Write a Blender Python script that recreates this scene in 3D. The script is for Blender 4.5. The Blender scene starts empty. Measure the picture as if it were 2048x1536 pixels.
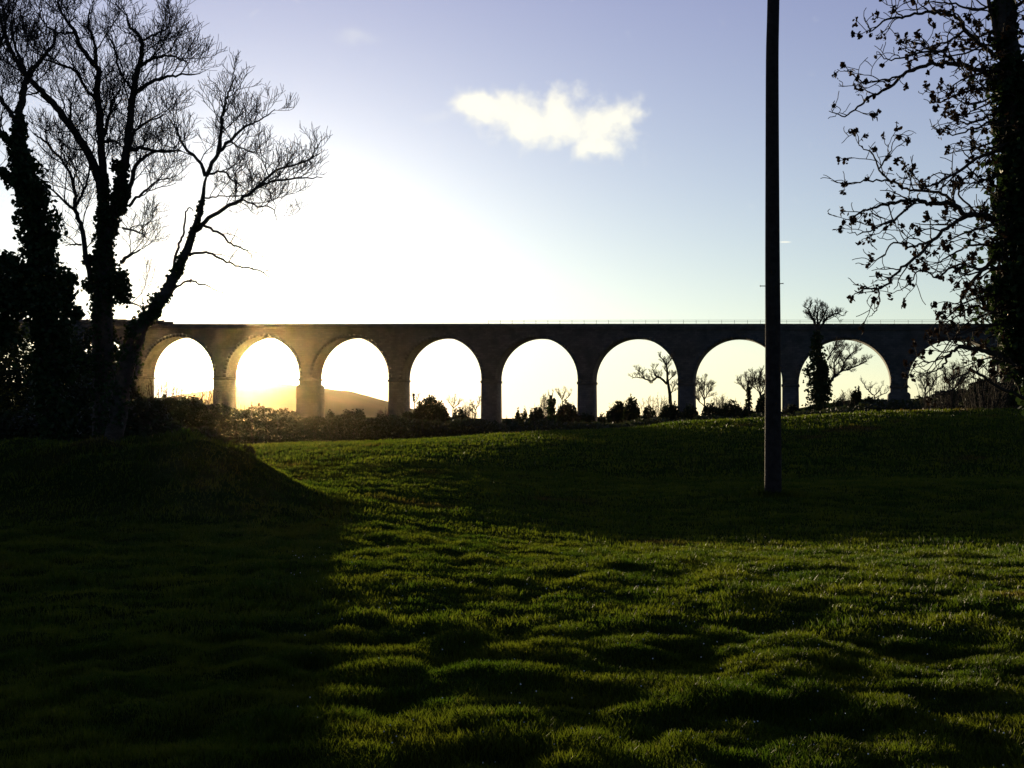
import bpy, math, random
import numpy as np
from mathutils import Vector, Matrix

SC = bpy.context.scene
COL = SC.collection
R = math.radians

# ------------------------------------------------------------------ camera
F = 2500.0                      # focal length in photo pixels (2048 wide)
EYE = 1.6
PITCH = math.atan(72.0 / F)     # the horizon sits 72 px under the middle
cam_d = bpy.data.cameras.new('camera'); cam = bpy.data.objects.new('camera', cam_d)
COL.objects.link(cam); SC.camera = cam
cam.location = (0, 0, EYE); cam.rotation_euler = (math.pi / 2 + PITCH, 0, 0)
cam_d.sensor_width = 36; cam_d.lens = F / 2048 * 36
cam_d.clip_start = 0.05; cam_d.clip_end = 20000

def ray(px, py):
    a, b, c = px - 1024.0, 768.0 - py, F
    return (a, c * math.cos(PITCH) - b * math.sin(PITCH), b * math.cos(PITCH) + c * math.sin(PITCH))

def at(px, py, Y):
    x, y, z = ray(px, py)
    return np.array([x / y * Y, Y, EYE + z / y * Y])

# ------------------------------------------------------------------ light
SUN_PX = (484, 729)
_s = Vector(ray(*SUN_PX)).normalized()
SUN_EL = math.asin(_s.z); SUN_AZ = math.atan2(_s.x, _s.y)      # azimuth from +Y towards +X
sd = bpy.data.lights.new('sun', 'SUN'); so = bpy.data.objects.new('sun', sd); COL.objects.link(so)
sd.energy = 5.0; sd.angle = R(0.5); sd.color = (1.0, 0.80, 0.50)
so.rotation_euler = (-_s).to_track_quat('-Z', 'Y').to_euler(); so.location = (0, 0, 60)

W = bpy.data.worlds.new('World'); SC.world = W; W.use_nodes = True
nt = W.node_tree; nt.nodes.clear()
class NB:
    """small helper for node trees"""
    def __init__(s, t): s.t = t
    def n(s, kind, **kw):
        q = s.t.nodes.new(kind)
        for k, v in kw.items():
            setattr(q, k, v)
        return q
    def put(s, sock, v):
        if hasattr(v, 'links'): s.t.links.new(v, sock)
        else: sock.default_value = v
    def m(s, op, a, b=0.0, c=0.0, clamp=False):
        q = s.n('ShaderNodeMath', operation=op, use_clamp=clamp)
        for i, v in enumerate((a, b, c)): s.put(q.inputs[i], v)
        return q.outputs[0]
    def mix(s, f, a, b, blend='MIX'):
        q = s.n('ShaderNodeMix', data_type='RGBA', blend_type=blend)
        s.put(q.inputs[0], f)
        s.put(q.inputs[6], a if hasattr(a, 'links') else (*a, 1) if len(a) == 3 else a)
        s.put(q.inputs[7], b if hasattr(b, 'links') else (*b, 1) if len(b) == 3 else b)
        return q.outputs[2]
    def ss(s, v, lo, hi):
        q = s.n('ShaderNodeMapRange', interpolation_type='SMOOTHSTEP')
        s.put(q.inputs[0], v); q.inputs[1].default_value = lo; q.inputs[2].default_value = hi
        return q.outputs[0]
    def noise(s, vec, scale, detail=4, rough=.55, dist=0.0):
        q = s.n('ShaderNodeTexNoise'); q.inputs['Scale'].default_value = scale
        q.inputs['Detail'].default_value = detail; q.inputs['Roughness'].default_value = rough
        q.inputs['Distortion'].default_value = dist
        if vec is not None: s.t.links.new(vec, q.inputs['Vector'])
        return q.outputs[0]
w = NB(nt)
sky = w.n('ShaderNodeTexSky', sky_type='NISHITA', sun_disc=False)
sky.sun_elevation = SUN_EL; sky.sun_rotation = SUN_AZ
sky.altitude = 60; sky.air_density = 1.0; sky.dust_density = 0.2; sky.ozone_density = 3.0
SKY_K = 0.065
skyc = w.n('ShaderNodeVectorMath', operation='SCALE'); nt.links.new(sky.outputs[0], skyc.inputs[0]); skyc.inputs['Scale'].default_value = SKY_K
skyg = w.n('ShaderNodeVectorMath', operation='MULTIPLY'); nt.links.new(skyc.outputs[0], skyg.inputs[0]); skyg.inputs[1].default_value = (1.0, 1.05, 1.35)
tc = w.n('ShaderNodeTexCoord')
sep = w.n('ShaderNodeSeparateXYZ'); nt.links.new(tc.outputs['Generated'], sep.inputs[0])
dx, dy, dz = sep.outputs
dot = w.n('ShaderNodeVectorMath', operation='DOT_PRODUCT'); nt.links.new(tc.outputs['Generated'], dot.inputs[0]); dot.inputs[1].default_value = _s
ang = w.m('ARCCOSINE', w.m('MINIMUM', dot.outputs['Value'], 1.0))
glow = w.m('ADD', w.m('MULTIPLY', w.m('EXPONENT', w.m('MULTIPLY', ang, -1 / R(2.2))), 4.0),
           w.m('MULTIPLY', w.m('EXPONENT', w.m('MULTIPLY', ang, -1 / R(7.6))), .8))
disc = w.m('MULTIPLY', w.m('LESS_THAN', ang, R(0.27)), 60.0)
gl = w.n('ShaderNodeVectorMath', operation='SCALE'); gl.inputs[0].default_value = (1.0, 0.94, 0.76)
nt.links.new(w.m('ADD', glow, disc), gl.inputs['Scale'])
addv = w.n('ShaderNodeVectorMath', operation='ADD'); nt.links.new(skyg.outputs[0], addv.inputs[0]); nt.links.new(gl.outputs[0], addv.inputs[1])
veil = w.n('ShaderNodeVectorMath', operation='SCALE'); veil.inputs[0].default_value = (.39, .48, .235)     # pale air low over the land
nt.links.new(w.m('MULTIPLY', w.m('POWER', w.m('MULTIPLY_ADD', dot.outputs['Value'], .5, .5), 3.0), w.m('EXPONENT', w.m('MULTIPLY', w.m('MAXIMUM', dz, 0.0), -1 / .20))), veil.inputs['Scale'])
addw = w.n('ShaderNodeVectorMath', operation='ADD'); nt.links.new(addv.outputs[0], addw.inputs[0]); nt.links.new(veil.outputs[0], addw.inputs[1]); addv = addw
fwd = w.n('ShaderNodeVectorMath', operation='SCALE'); fwd.inputs[0].default_value = (.072, .042, .132)     # thin high veil, brighter on the sun's side
nt.links.new(w.m('POWER', w.m('MULTIPLY_ADD', dot.outputs['Value'], .5, .5), 2.0), fwd.inputs['Scale'])
addx = w.n('ShaderNodeVectorMath', operation='ADD'); nt.links.new(addv.outputs[0], addx.inputs[0]); nt.links.new(fwd.outputs[0], addx.inputs[1]); addv = addx
# one small broken cloud high over the viaduct, thin wisps and a short contrail
ta = w.m('DIVIDE', dx, w.m('MAXIMUM', dy, .01)); tb = w.m('DIVIDE', dz, w.m('MAXIMUM', dy, .01))
def tan_of(px, py):
    x, y, z = ray(px, py); return x / y, z / y
cv = w.n('ShaderNodeCombineXYZ'); nt.links.new(ta, cv.inputs[0]); nt.links.new(tb, cv.inputs[1])
warp = w.n('ShaderNodeTexNoise'); warp.inputs['Scale'].default_value = 38; warp.inputs['Detail'].default_value = 3; nt.links.new(cv.outputs[0], warp.inputs['Vector'])
ws = w.n('ShaderNodeSeparateColor'); nt.links.new(warp.outputs['Color'], ws.inputs[0])
wa = w.m('ADD', ta, w.m('MULTIPLY', w.m('SUBTRACT', ws.outputs[0], .5), .022))
wb = w.m('ADD', tb, w.m('MULTIPLY', w.m('SUBTRACT', ws.outputs[1], .5), .016))
def blob(px, py, rx, ry, k, a=wa, b=wb):
    cx, cy = tan_of(px, py)
    u = w.m('MULTIPLY', w.m('SUBTRACT', a, cx), F / rx); v = w.m('MULTIPLY', w.m('SUBTRACT', b, cy), F / ry)
    d = w.m('ADD', w.m('MULTIPLY', u, u), w.m('MULTIPLY', v, v))
    return w.m('MULTIPLY', w.m('EXPONENT', w.m('MULTIPLY', d, -1.0)), k)
tot = None
for bl in ((962, 215, 52, 36, 1.35), (1040, 222, 38, 42, .75), (1108, 208, 26, 36, .8), (1190, 252, 66, 48, .85),
           (1160, 180, 26, 22, .5), (1262, 222, 42, 36, .62), (1065, 268, 62, 34, .85), (1120, 245, 80, 34, .35), (1205, 298, 56, 22, .7)):
    b_ = blob(*bl); tot = b_ if tot is None else w.m('ADD', tot, b_)
cn = w.noise(cv.outputs[0], 60, 6, .56)
cd = w.ss(w.m('ADD', tot, w.m('MULTIPLY', w.m('SUBTRACT', cn, .5), 1.35)), .16, 1.25)
wisp = w.m('MULTIPLY', w.m('ADD', blob(716, 74, 34, 12, .5), blob(880, 236, 40, 10, .35)), cn)
con = w.ss(blob(1570, 484, 14, 2.0, 1.0, ta, tb), .2, .9)
dens = w.m('ADD', w.m('MULTIPLY', cd, .9), w.m('ADD', w.m('MULTIPLY', wisp, .5), w.m('MULTIPLY', con, .6)), clamp=True)
CLOUD_NODE = w.mix(dens, addv.outputs[0], (.70, .67, .54))
bg = w.n('ShaderNodeBackground'); bg.inputs['Strength'].default_value = 1.0
nt.links.new(CLOUD_NODE, bg.inputs['Color'])
wo = w.n('ShaderNodeOutputWorld'); nt.links.new(bg.outputs[0], wo.inputs[0])

SC.view_settings.view_transform = 'Standard'; SC.view_settings.look = 'None'
SC.view_settings.exposure = 0.80; SC.view_settings.gamma = 1.0
SC.cycles.use_denoising = True
SC.cycles.max_bounces = 6; SC.cycles.volume_bounces = 0; SC.cycles.transparent_max_bounces = 8
SC.cycles.sample_clamp_indirect = 6

# ------------------------------------------------------------------ materials
def material(name, col, rough=.8, spec=.2, var=None, scale=3.0, bump=0, bscale=20, transl=0, tcol=None, coords='Object'):
    m = bpy.data.materials.new(name); m.use_nodes = True
    b = NB(m.node_tree); p = m.node_tree.nodes['Principled BSDF']; out = m.node_tree.nodes['Material Output']
    p.inputs['Roughness'].default_value = rough; p.inputs['Specular IOR Level'].default_value = spec
    c = b.n('ShaderNodeTexCoord').outputs[coords]
    base = None
    if var:
        base = b.mix(b.ss(b.noise(c, scale, 5, .6), .3, .7), col, var)
        m.node_tree.links.new(base, p.inputs['Base Color'])
    else: p.inputs['Base Color'].default_value = (*col, 1)
    if bump:
        bn = b.n('ShaderNodeBump'); bn.inputs['Strength'].default_value = bump; bn.inputs['Distance'].default_value = .05
        m.node_tree.links.new(b.noise(c, bscale, 6, .65), bn.inputs['Height']); m.node_tree.links.new(bn.outputs[0], p.inputs['Normal'])
    if transl:
        t = b.n('ShaderNodeBsdfTranslucent')
        if tcol: t.inputs[0].default_value = (*tcol, 1)
        elif base is not None: m.node_tree.links.new(base, t.inputs[0])
        else: t.inputs[0].default_value = (*col, 1)
        mx = b.n('ShaderNodeMixShader'); mx.inputs[0].default_value = transl
        m.node_tree.links.new(p.outputs[0], mx.inputs[1]); m.node_tree.links.new(t.outputs[0], mx.inputs[2])
        m.node_tree.links.new(mx.outputs[0], out.inputs[0])
    return m

def stone_material():
    m = bpy.data.materials.new('granite_blocks'); m.use_nodes = True
    b = NB(m.node_tree); L = m.node_tree.links; p = m.node_tree.nodes['Principled BSDF']
    c = b.n('ShaderNodeTexCoord').outputs['Object']
    s = b.n('ShaderNodeSeparateXYZ'); L.new(c, s.inputs[0])
    v = b.n('ShaderNodeCombineXYZ'); L.new(b.m('ADD', s.outputs[0], s.outputs[1]), v.inputs[0]); L.new(s.outputs[2], v.inputs[1])
    br = b.n('ShaderNodeTexBrick'); L.new(v.outputs[0], br.inputs['Vector'])
    br.inputs['Scale'].default_value = 1.0; br.inputs['Brick Width'].default_value = .95; br.inputs['Row Height'].default_value = .42
    br.inputs['Mortar Size'].default_value = .018; br.inputs['Color1'].default_value = (.085, .078, .066, 1); br.inputs['Color2'].default_value = (.125, .114, .096, 1)
    br.inputs['Mortar'].default_value = (.06, .055, .046, 1)
    st = b.mix(b.ss(b.noise(c, .35, 6, .6), .42, .72), br.outputs[0], (.055, .052, .042))
    L.new(st, p.inputs['Base Color']); p.inputs['Roughness'].default_value = .9; p.inputs['Specular IOR Level'].default_value = .2
    bn = b.n('ShaderNodeBump'); bn.inputs['Strength'].default_value = .6; bn.inputs['Distance'].default_value = .06
    L.new(b.m('ADD', b.m('MULTIPLY', br.outputs['Fac'], -1.0), b.noise(c, 5, 5, .6)), bn.inputs['Height']); L.new(bn.outputs[0], p.inputs['Normal'])
    return m

def field_material():
    m = bpy.data.materials.new('pasture'); m.use_nodes = True
    b = NB(m.node_tree); L = m.node_tree.links; p = m.node_tree.nodes['Principled BSDF']
    c = b.n('ShaderNodeTexCoord').outputs['Object']
    g = b.mix(b.ss(b.noise(c, .9, 5, .6), .35, .68), (.016, .034, .006), (.034, .046, .009))
    g = b.mix(b.ss(b.noise(c, .28, 4, .55), .60, .72), g, (.050, .038, .014))
    g = b.mix(b.ss(b.noise(c, 14, 3, .6), .55, .75), g, (.062, .072, .018))
    L.new(g, p.inputs['Base Color']); p.inputs['Roughness'].default_value = 1.0; p.inputs['Specular IOR Level'].default_value = 0.0
    bn = b.n('ShaderNodeBump'); bn.inputs['Strength'].default_value = .8; bn.inputs['Distance'].default_value = .12
    L.new(b.m('ADD', b.noise(c, 9, 4, .6), b.m('MULTIPLY', b.noise(c, 40, 4, .7), .4)), bn.inputs['Height']); L.new(bn.outputs[0], p.inputs['Normal'])
    return m

def grass_material():
    m = bpy.data.materials.new('grass_blades'); m.use_nodes = True
    b = NB(m.node_tree); L = m.node_tree.links; p = m.node_tree.nodes['Principled BSDF']; out = m.node_tree.nodes['Material Output']
    c = b.n('ShaderNodeTexCoord').outputs['Object']
    g = b.mix(b.ss(b.noise(c, 1.1, 5, .6), .35, .68), (.036, .068, .004), (.098, .118, .007))
    g = b.mix(b.ss(b.noise(c, .28, 4, .55), .60, .72), g, (.095, .062, .012))
    g = b.mix(b.ss(b.noise(c, 23, 2, .6), .58, .74), g, (.125, .120, .020))
    L.new(g, p.inputs['Base Color']); p.inputs['Roughness'].default_value = .55; p.inputs['Specular IOR Level'].default_value = .25
    t = b.n('ShaderNodeBsdfTranslucent'); L.new(g, t.inputs[0])
    mx = b.n('ShaderNodeMixShader'); mx.inputs[0].default_value = .6
    L.new(p.outputs[0], mx.inputs[1]); L.new(t.outputs[0], mx.inputs[2]); L.new(mx.outputs[0], out.inputs[0])
    return m

M = dict(
    stone=stone_material(), field=field_material(), grass=grass_material(),
    bark=material('bark', (.050, .040, .028), .9, .1, (.085, .070, .050), 6, .7, 25),
    twig=material('twig_bark', (.055, .042, .030), .9, .1),
    ivy=material('ivy_leaf', (.018, .038, .010), .65, .15, (.036, .058, .014), 9, transl=.22),
    bush=material('bush_leaf', (.022, .036, .010), .7, .2, (.048, .050, .016), 1.5, transl=.2),
    dead=material('withered_leaf', (.026, .016, .009), .85, .05, (.050, .030, .016), 12, transl=.10),
    pole=material('creosoted_wood', (.030, .023, .017), .85, .1, (.055, .042, .032), 7, .5, 30),
    iron=material('dull_iron', (.07, .065, .06), .6, .4),
    hill=material('far_hillside', (.050, .062, .028), .95, .05, (.085, .080, .045), .012),
    dew=material('dew', (.9, .88, .8), .02, 1.0),
)
M['dew'].node_tree.nodes['Principled BSDF'].inputs['Roughness'].default_value = .06

# ------------------------------------------------------------------ mesh helpers
def tag(o, label=None, cat=None, group=None, kind=None):
    if label: o['label'] = label
    if cat: o['category'] = cat
    if group: o['group'] = group
    if kind: o['kind'] = kind
    return o

def empty(name, loc=(0, 0, 0), rz=0.0):
    o = bpy.data.objects.new(name, None); COL.objects.link(o)
    o.location = loc; o.rotation_euler = (0, 0, rz); o.empty_display_size = .5
    return o

def mesh_obj(name, V, faces_v, faces_n, mat, parent=None, origin=None, smooth=False):
    """V (n,3) array; faces_v flat loop vertex indices; faces_n loop totals"""
    V = np.asarray(V, dtype=np.float32).reshape(-1, 3)
    if origin is not None: V = V - np.asarray(origin, dtype=np.float32)
    fv = np.asarray(faces_v, dtype=np.int32); fn = np.asarray(faces_n, dtype=np.int32)
    me = bpy.data.meshes.new(name)
    me.vertices.add(len(V)); me.vertices.foreach_set('co', V.ravel())
    me.loops.add(len(fv)); me.loops.foreach_set('vertex_index', fv)
    me.polygons.add(len(fn)); st = np.zeros(len(fn), np.int32); st[1:] = np.cumsum(fn)[:-1]
    me.polygons.foreach_set('loop_start', st)
    if smooth: me.polygons.foreach_set('use_smooth', np.ones(len(fn), bool))
    me.update(calc_edges=True); me.validate()
    me.materials.append(mat)
    o = bpy.data.objects.new(name, me); COL.objects.link(o)
    if parent is not None: o.parent = parent
    return o

class Bag:
    def __init__(s): s.V = []; s.fv = []; s.fn = []; s.n = 0
    def add(s, V, faces):
        s.V.append(np.asarray(V, dtype=float).reshape(-1, 3))
        for f in faces: s.fv.extend(i + s.n for i in f); s.fn.append(len(f))
        s.n += len(s.V[-1])
    def box(s, x0, x1, y0, y1, z0, z1, tx=0, ty=0):
        """box, top pulled in by tx, ty"""
        s.add([(x0, y0, z0), (x1, y0, z0), (x1, y1, z0), (x0, y1, z0),
               (x0 + tx, y0 + ty, z1), (x1 - tx, y0 + ty, z1), (x1 - tx, y1 - ty, z1), (x0 + tx, y1 - ty, z1)],
              [(3, 2, 1, 0), (4, 5, 6, 7), (0, 1, 5, 4), (1, 2, 6, 5), (2, 3, 7, 6), (3, 0, 4, 7)])
    def tube(s, P, rad, sides=5, cap=True):
        P = np.asarray(P, float); n = len(P)
        T = np.gradient(P, axis=0); T /= np.linalg.norm(T, axis=1)[:, None] + 1e-9
        ref = np.array([.31, .95, .05]) if abs(T[0][1]) < .8 else np.array([1., 0, .1])
        A = np.cross(T, ref); A /= np.linalg.norm(A, axis=1)[:, None] + 1e-9; B = np.cross(T, A)
        th = np.arange(sides) * 2 * math.pi / sides
        rr = np.asarray(rad, float)[:, None, None]
        V = P[:, None] + rr * (A[:, None] * np.cos(th)[None, :, None] + B[:, None] * np.sin(th)[None, :, None])
        b = s.n; s.V.append(V.reshape(-1, 3)); s.n += n * sides
        i = np.arange(n - 1)[:, None] * sides; j = np.arange(sides)[None]; k = (j + 1) % sides
        q = np.stack([i + j, i + k, i + sides + k, i + sides + j], -1).reshape(-1, 4) + b
        s.fv.extend(q.ravel().tolist()); s.fn.extend([4] * len(q))
        if cap and sides > 3:
            s.fv.extend(range(b + (n - 1) * sides, b + n * sides)); s.fn.append(sides)
    def obj(s, name, mat, parent=None, origin=None, smooth=False):
        return mesh_obj(name, np.concatenate(s.V), s.fv, s.fn, mat, parent, origin, smooth)

def leaf_cards(C, size, rng, elong=1.5, droop=0.0, npt=6):
    """a leaf-shaped hexagon at each centre C, random orientation; returns V, fv, fn"""
    n = len(C); size = np.broadcast_to(np.asarray(size, float), (n,))
    a = rng.normal(size=(n, 3)); a[:, 2] -= droop; a /= np.linalg.norm(a, axis=1)[:, None]
    b = rng.normal(size=(n, 3)); b -= a * (a * b).sum(1)[:, None]; b /= np.linalg.norm(b, axis=1)[:, None]
    c = np.cross(a, b)
    if npt == 6: uv = [(0, 0, 0), (.45, .42, .06), (.8, .30, 0), (1, 0, -.08), (.8, -.30, 0), (.45, -.42, .06)]
    else: uv = [(0, 0, 0), (.5, .5, .05), (1, 0, 0), (.5, -.5, .05)]
    V = np.stack([C + size[:, None] * (a * (u - .5) * elong + b * v + c * h) for u, v, h in uv], 1)
    k = len(uv)
    return V.reshape(-1, 3), np.arange(n * k), np.full(n, k)

# ------------------------------------------------------------------ noise and the land
def _hash(ix, iy, seed):
    h = (ix.astype(np.int64) * 374761393 + iy.astype(np.int64) * 668265263 + seed * 1442695041) & 0xffffffff
    h = ((h ^ (h >> 13)) * 1274126177) & 0xffffffff
    h = ((h ^ (h >> 16)) * 2246822519) & 0xffffffff
    return (h ^ (h >> 15)).astype(np.float64) / 4294967295.0
def vnoise(x, y, seed=0):
    ix = np.floor(x); iy = np.floor(y); fx = x - ix; fy = y - iy
    fx = fx * fx * fx * (fx * (fx * 6 - 15) + 10); fy = fy * fy * fy * (fy * (fy * 6 - 15) + 10)
    a = _hash(ix, iy, seed); b = _hash(ix + 1, iy, seed); c = _hash(ix, iy + 1, seed); d = _hash(ix + 1, iy + 1, seed)
    return (a + (b - a) * fx + (c - a) * fy + (a - b - c + d) * fx * fy) * 2 - 1
def sstep(v, a, b):
    t = np.clip((v - a) / (b - a), 0, 1); return t * t * (3 - 2 * t)

CREST_PX = np.array([-3000, 0, 300, 500, 750, 900, 1000, 1100, 1200, 1300, 1350, 1450, 1560, 1700, 1850, 2048, 4000], float)
CREST_PY = np.array([880, 884, 890, 893, 886, 878, 869, 865, 861, 855, 847, 841, 837, 828, 822, 818, 806], float)
FAR_PX = np.array([-2000, 0, 300, 600, 900, 1200, 1500, 1620, 1720, 1800, 2048, 3000], float)
FAR_PY = np.array([800, 805, 822, 836, 837, 836, 832, 815, 799, 795, 793, 790], float)
YC = 55.0
def land(x, y):
    x = np.asarray(x, float); y = np.asarray(y, float)
    yy = np.maximum(y, 4.0)
    px = 1024 + F * x / yy
    zc = EYE + (840 - np.interp(px, CREST_PX, CREST_PY)) / F * YC
    wz = sstep(yy, 14, 60)                       # rise to the crest
    tl = np.clip((yy - 18) / (YC - 18), 0, 1)
    kk = sstep(zc, .55, 1.25); prof = kk * tl ** 1.3 + (1 - kk) * sstep(yy, 16, 50)
    z = zc * prof - .60 * sstep(px, 620, 1330) * (1 + .25 * vnoise(x / 6, y / 5, 71)) * np.exp(-(np.abs(yy - 30) / 13.0) ** 3.2)
    z = np.where(yy > YC, zc - (1 - np.exp(-((yy - YC) / 42.0) ** 2)) * (zc + 6.5), z)
    # far side of the valley rises again behind the viaduct
    zf = EYE + (840 - np.interp(px, FAR_PX, FAR_PY)) / F * 380
    up = sstep(yy, 300, 380)
    z = z * (1 - up) + zf * up
    z = np.where(yy > 380, zf - (yy - 380) * .004, z)
    z = np.where(y < 4.0, z * sstep(y, -30, 4), z)
    # mound under the left trees
    mx_ = x + 6.1; d = np.sqrt((mx_ / np.where(mx_ > 0, 2.05, 9.0)) ** 2 + ((y - 22.5 + .25 * np.minimum(mx_, 0)) / 2.9) ** 2)
    z = z + (1.12 + .14 * vnoise(x / 1.3, y / 1.1, 51) + .11 * vnoise(x / .6, y / .5, 52)) * np.exp(-d ** 2.5)
    d2 = np.sqrt(((x + 13) / 4.5) ** 2 + ((y - 31) / 4.5) ** 2)
    z = z + .9 * np.exp(-d2 ** 2.2)
    near = np.exp(-(np.maximum(yy - 8, 0) / 70.0))
    bump = .009 * vnoise(x / 2.3, y / 1.8, 3) + .011 * vnoise(x / .95 + 9, y / .8, 5) + .038 * vnoise(x / .40, y / .36, 7) + .028 * vnoise(x / .21, y / .19, 11) + .010 * vnoise(x / .10, y / .10, 12)
    tus = np.maximum(vnoise(x / .85 + 40, y / .6, 21), 0) ** 2 * .03 * (vnoise(x / 5, y / 4, 23) > -.2)
    big = .03 * vnoise(x / 9 + 3, y / 6.5, 13) * sstep(yy, 6, 16)
    # a worn rut running away through the grass
    rut = -.035 * np.exp(-(((x - (-.75 + (y - 6.5) * .19)) / .16) ** 2)) * sstep(y, 5, 8) * (1 - sstep(y, 13, 17))
    z = z + (bump + tus) * (0.55 + .45 * near) * (1 - .55 * kk * sstep(yy, 14, 22)) * (1 - sstep(yy, 90, 140)) + big * (1 - sstep(yy, 60, 90)) + rut
    z = z + sstep(yy, 90, 140) * .5 * vnoise(x / 24, y / 24, 17)
    return z

def make_ground():
    fine = np.radians(np.linspace(-30, 30, 620))
    coarse = np.radians(np.linspace(30, 330, 76)[1:-1])
    A = np.concatenate([fine, coarse])
    r = [.4]
    while r[-1] < 9000:
        q = r[-1]; r.append(q * (1.0062 if 4.5 < q < 70 else 1.03))
    r = np.array(r); nr, na = len(r), len(A)
    X = r[:, None] * np.sin(A)[None]; Y = r[:, None] * np.cos(A)[None]
    Z = land(X, Y)
    V = np.stack([X, Y, Z], -1).reshape(-1, 3)
    i = np.arange(nr - 1)[:, None] * na; j = np.arange(na)[None]; k = (j + 1) % na
    q = np.stack([i + k, i + j, i + na + j, i + na + k], -1).reshape(-1, 4)
    c = len(V); V = np.vstack([V, [[0, 0, float(land(0.0, 0.0))]]])
    t = np.stack([np.arange(na), (np.arange(na) + 1) % na, np.full(na, c)], -1)
    o = mesh_obj('ground', V, np.concatenate([q.ravel(), t.ravel()]), np.concatenate([np.full(len(q), 4), np.full(na, 3)]), M['field'], smooth=True)
    tag(o, kind='structure')
make_ground()

def make_hill():
    px = np.array([-900, -300, 100, 300, 410, 500, 570, 645, 700, 740, 775, 850, 920, 1000, 1100], float)
    py = np.array([820, 816, 812, 806, 790, 774, 768, 778, 783, 794, 803, 826, 837, 842, 848], float)
    D = 1500.0
    xs = np.linspace(-900, 1100, 260); top = np.interp(xs, px, py)
    top += np.array([vnoise(np.array([x / 31.]), np.array([.5]), 4)[0] * 1.2 + vnoise(np.array([x / 7.]), np.array([.5]), 8)[0] * .5 for x in xs])
    rows = []
    for t in np.linspace(0, 1, 26):
        h = math.sin(min(t * 1.0, 1) * math.pi)          # rises to the ridge and falls behind
        Yd = D - 450 + 900 * t
        X = (xs - 1024) / F * D
        Z = -8 + (EYE + (840 - top) / F * D + 8) * h ** .8 + vnoise(X / 90, np.full_like(X, Yd / 90), 31) * 2 * h * (1 - h)
        rows.append(np.stack([X, np.full_like(X, Yd), Z], -1))
    G = np.array(rows); n, m = G.shape[:2]
    i = np.arange(n - 1)[:, None] * m; j = np.arange(m - 1)[None]
    q = np.stack([i + j, i + j + 1, i + m + j + 1, i + m + j], -1).reshape(-1, 4)
    tag(mesh_obj('hill', G.reshape(-1, 3), q.ravel(), np.full(len(q), 4), M['hill'], smooth=True), kind='structure')
make_hill()

# ------------------------------------------------------------------ viaduct
S, X0, D0, TH, PW, PT = 21.0, -45.76, 277.4, .249, 3.15, 5.1
ROOT = empty('viaduct', (X0, D0, 0), -TH)
tag(ROOT, 'long stone railway viaduct of tall round arches striding across the valley', 'viaduct')
RAD = (S - PW) / 2
def ztop(u): return 23.0 - .4 * u / S
def base_z(u):
    x = X0 + u * math.cos(TH); y = D0 - u * math.sin(TH)
    return float(land(x, y)) - 1.0
K0, K1 = -5, 9
for k in range(K0, K1):
    # one bay of arch and spandrel between pier centre lines
    u0, u1 = k * S, (k + 1) * S; uc = (u0 + u1) / 2
    zc = ztop(uc) - 2.95; zs = zc - RAD
    b = Bag(); n = 40
    th = np.linspace(math.pi, 0, n + 1); ax = uc + RAD * np.cos(th); az = zs + RAD * np.sin(th)
    top = lambda u: ztop(u) - 1.25
    ux = np.concatenate([[u0], ax, [u1]]); uz = np.concatenate([[zs], az, [zs]])
    for y, flip in ((0, 0), (PT, 1)):
        V = []; Fc = []
        for i, (a, c) in enumerate(zip(ux, uz)): V += [(a, y, c), (a, y, top(a))]
        for i in range(len(ux) - 1):
            q = (2 * i, 2 * i + 2, 2 * i + 3, 2 * i + 1); Fc.append(q[::-1] if flip else q)
        b.add(V, Fc)
    V = [];
    for a, c in zip(ax, az): V += [(a, 0, c), (a, PT, c)]
    b.add(V, [(2 * i, 2 * i + 1, 2 * i + 3, 2 * i + 2) for i in range(n)])
    for q0, q1 in ((u0, ax[0]), (ax[-1], u1)):
        b.add([(q0, 0, zs), (q1, 0, zs), (q1, PT, zs), (q0, PT, zs)], [(3, 2, 1, 0)])
    b.add([(u0, 0, top(u0)), (u1, 0, top(u1)), (u1, PT, top(u1)), (u0, PT, top(u0))], [(0, 1, 2, 3)])
    b.obj('arch', M['stone'], ROOT)
    # proud ring of voussoirs
    nv = 33
    for side in (0, 1):
        ring = Bag()
        for i in range(nv):
            t0 = math.pi * i / nv; t1 = math.pi * (i + 1) / nv
            ro = RAD + .76; pr = .06
            ya, yb = ((-pr, -.002), (PT + .002, PT + pr))[side]
            P = []
            for yv in (ya, yb):
                for (tt, rr) in ((t0, RAD + .01), (t1, RAD + .01), (t1, ro), (t0, ro)):
                    P.append((uc + rr * math.cos(tt), yv, zs + rr * math.sin(tt)))
            ring.add(P, [(0, 1, 2, 3), (7, 6, 5, 4), (0, 4, 5, 1), (1, 5, 6, 2), (2, 6, 7, 3), (3, 7, 4, 0)])
        ring.obj('arch_ring', M['stone'], ROOT)
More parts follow.
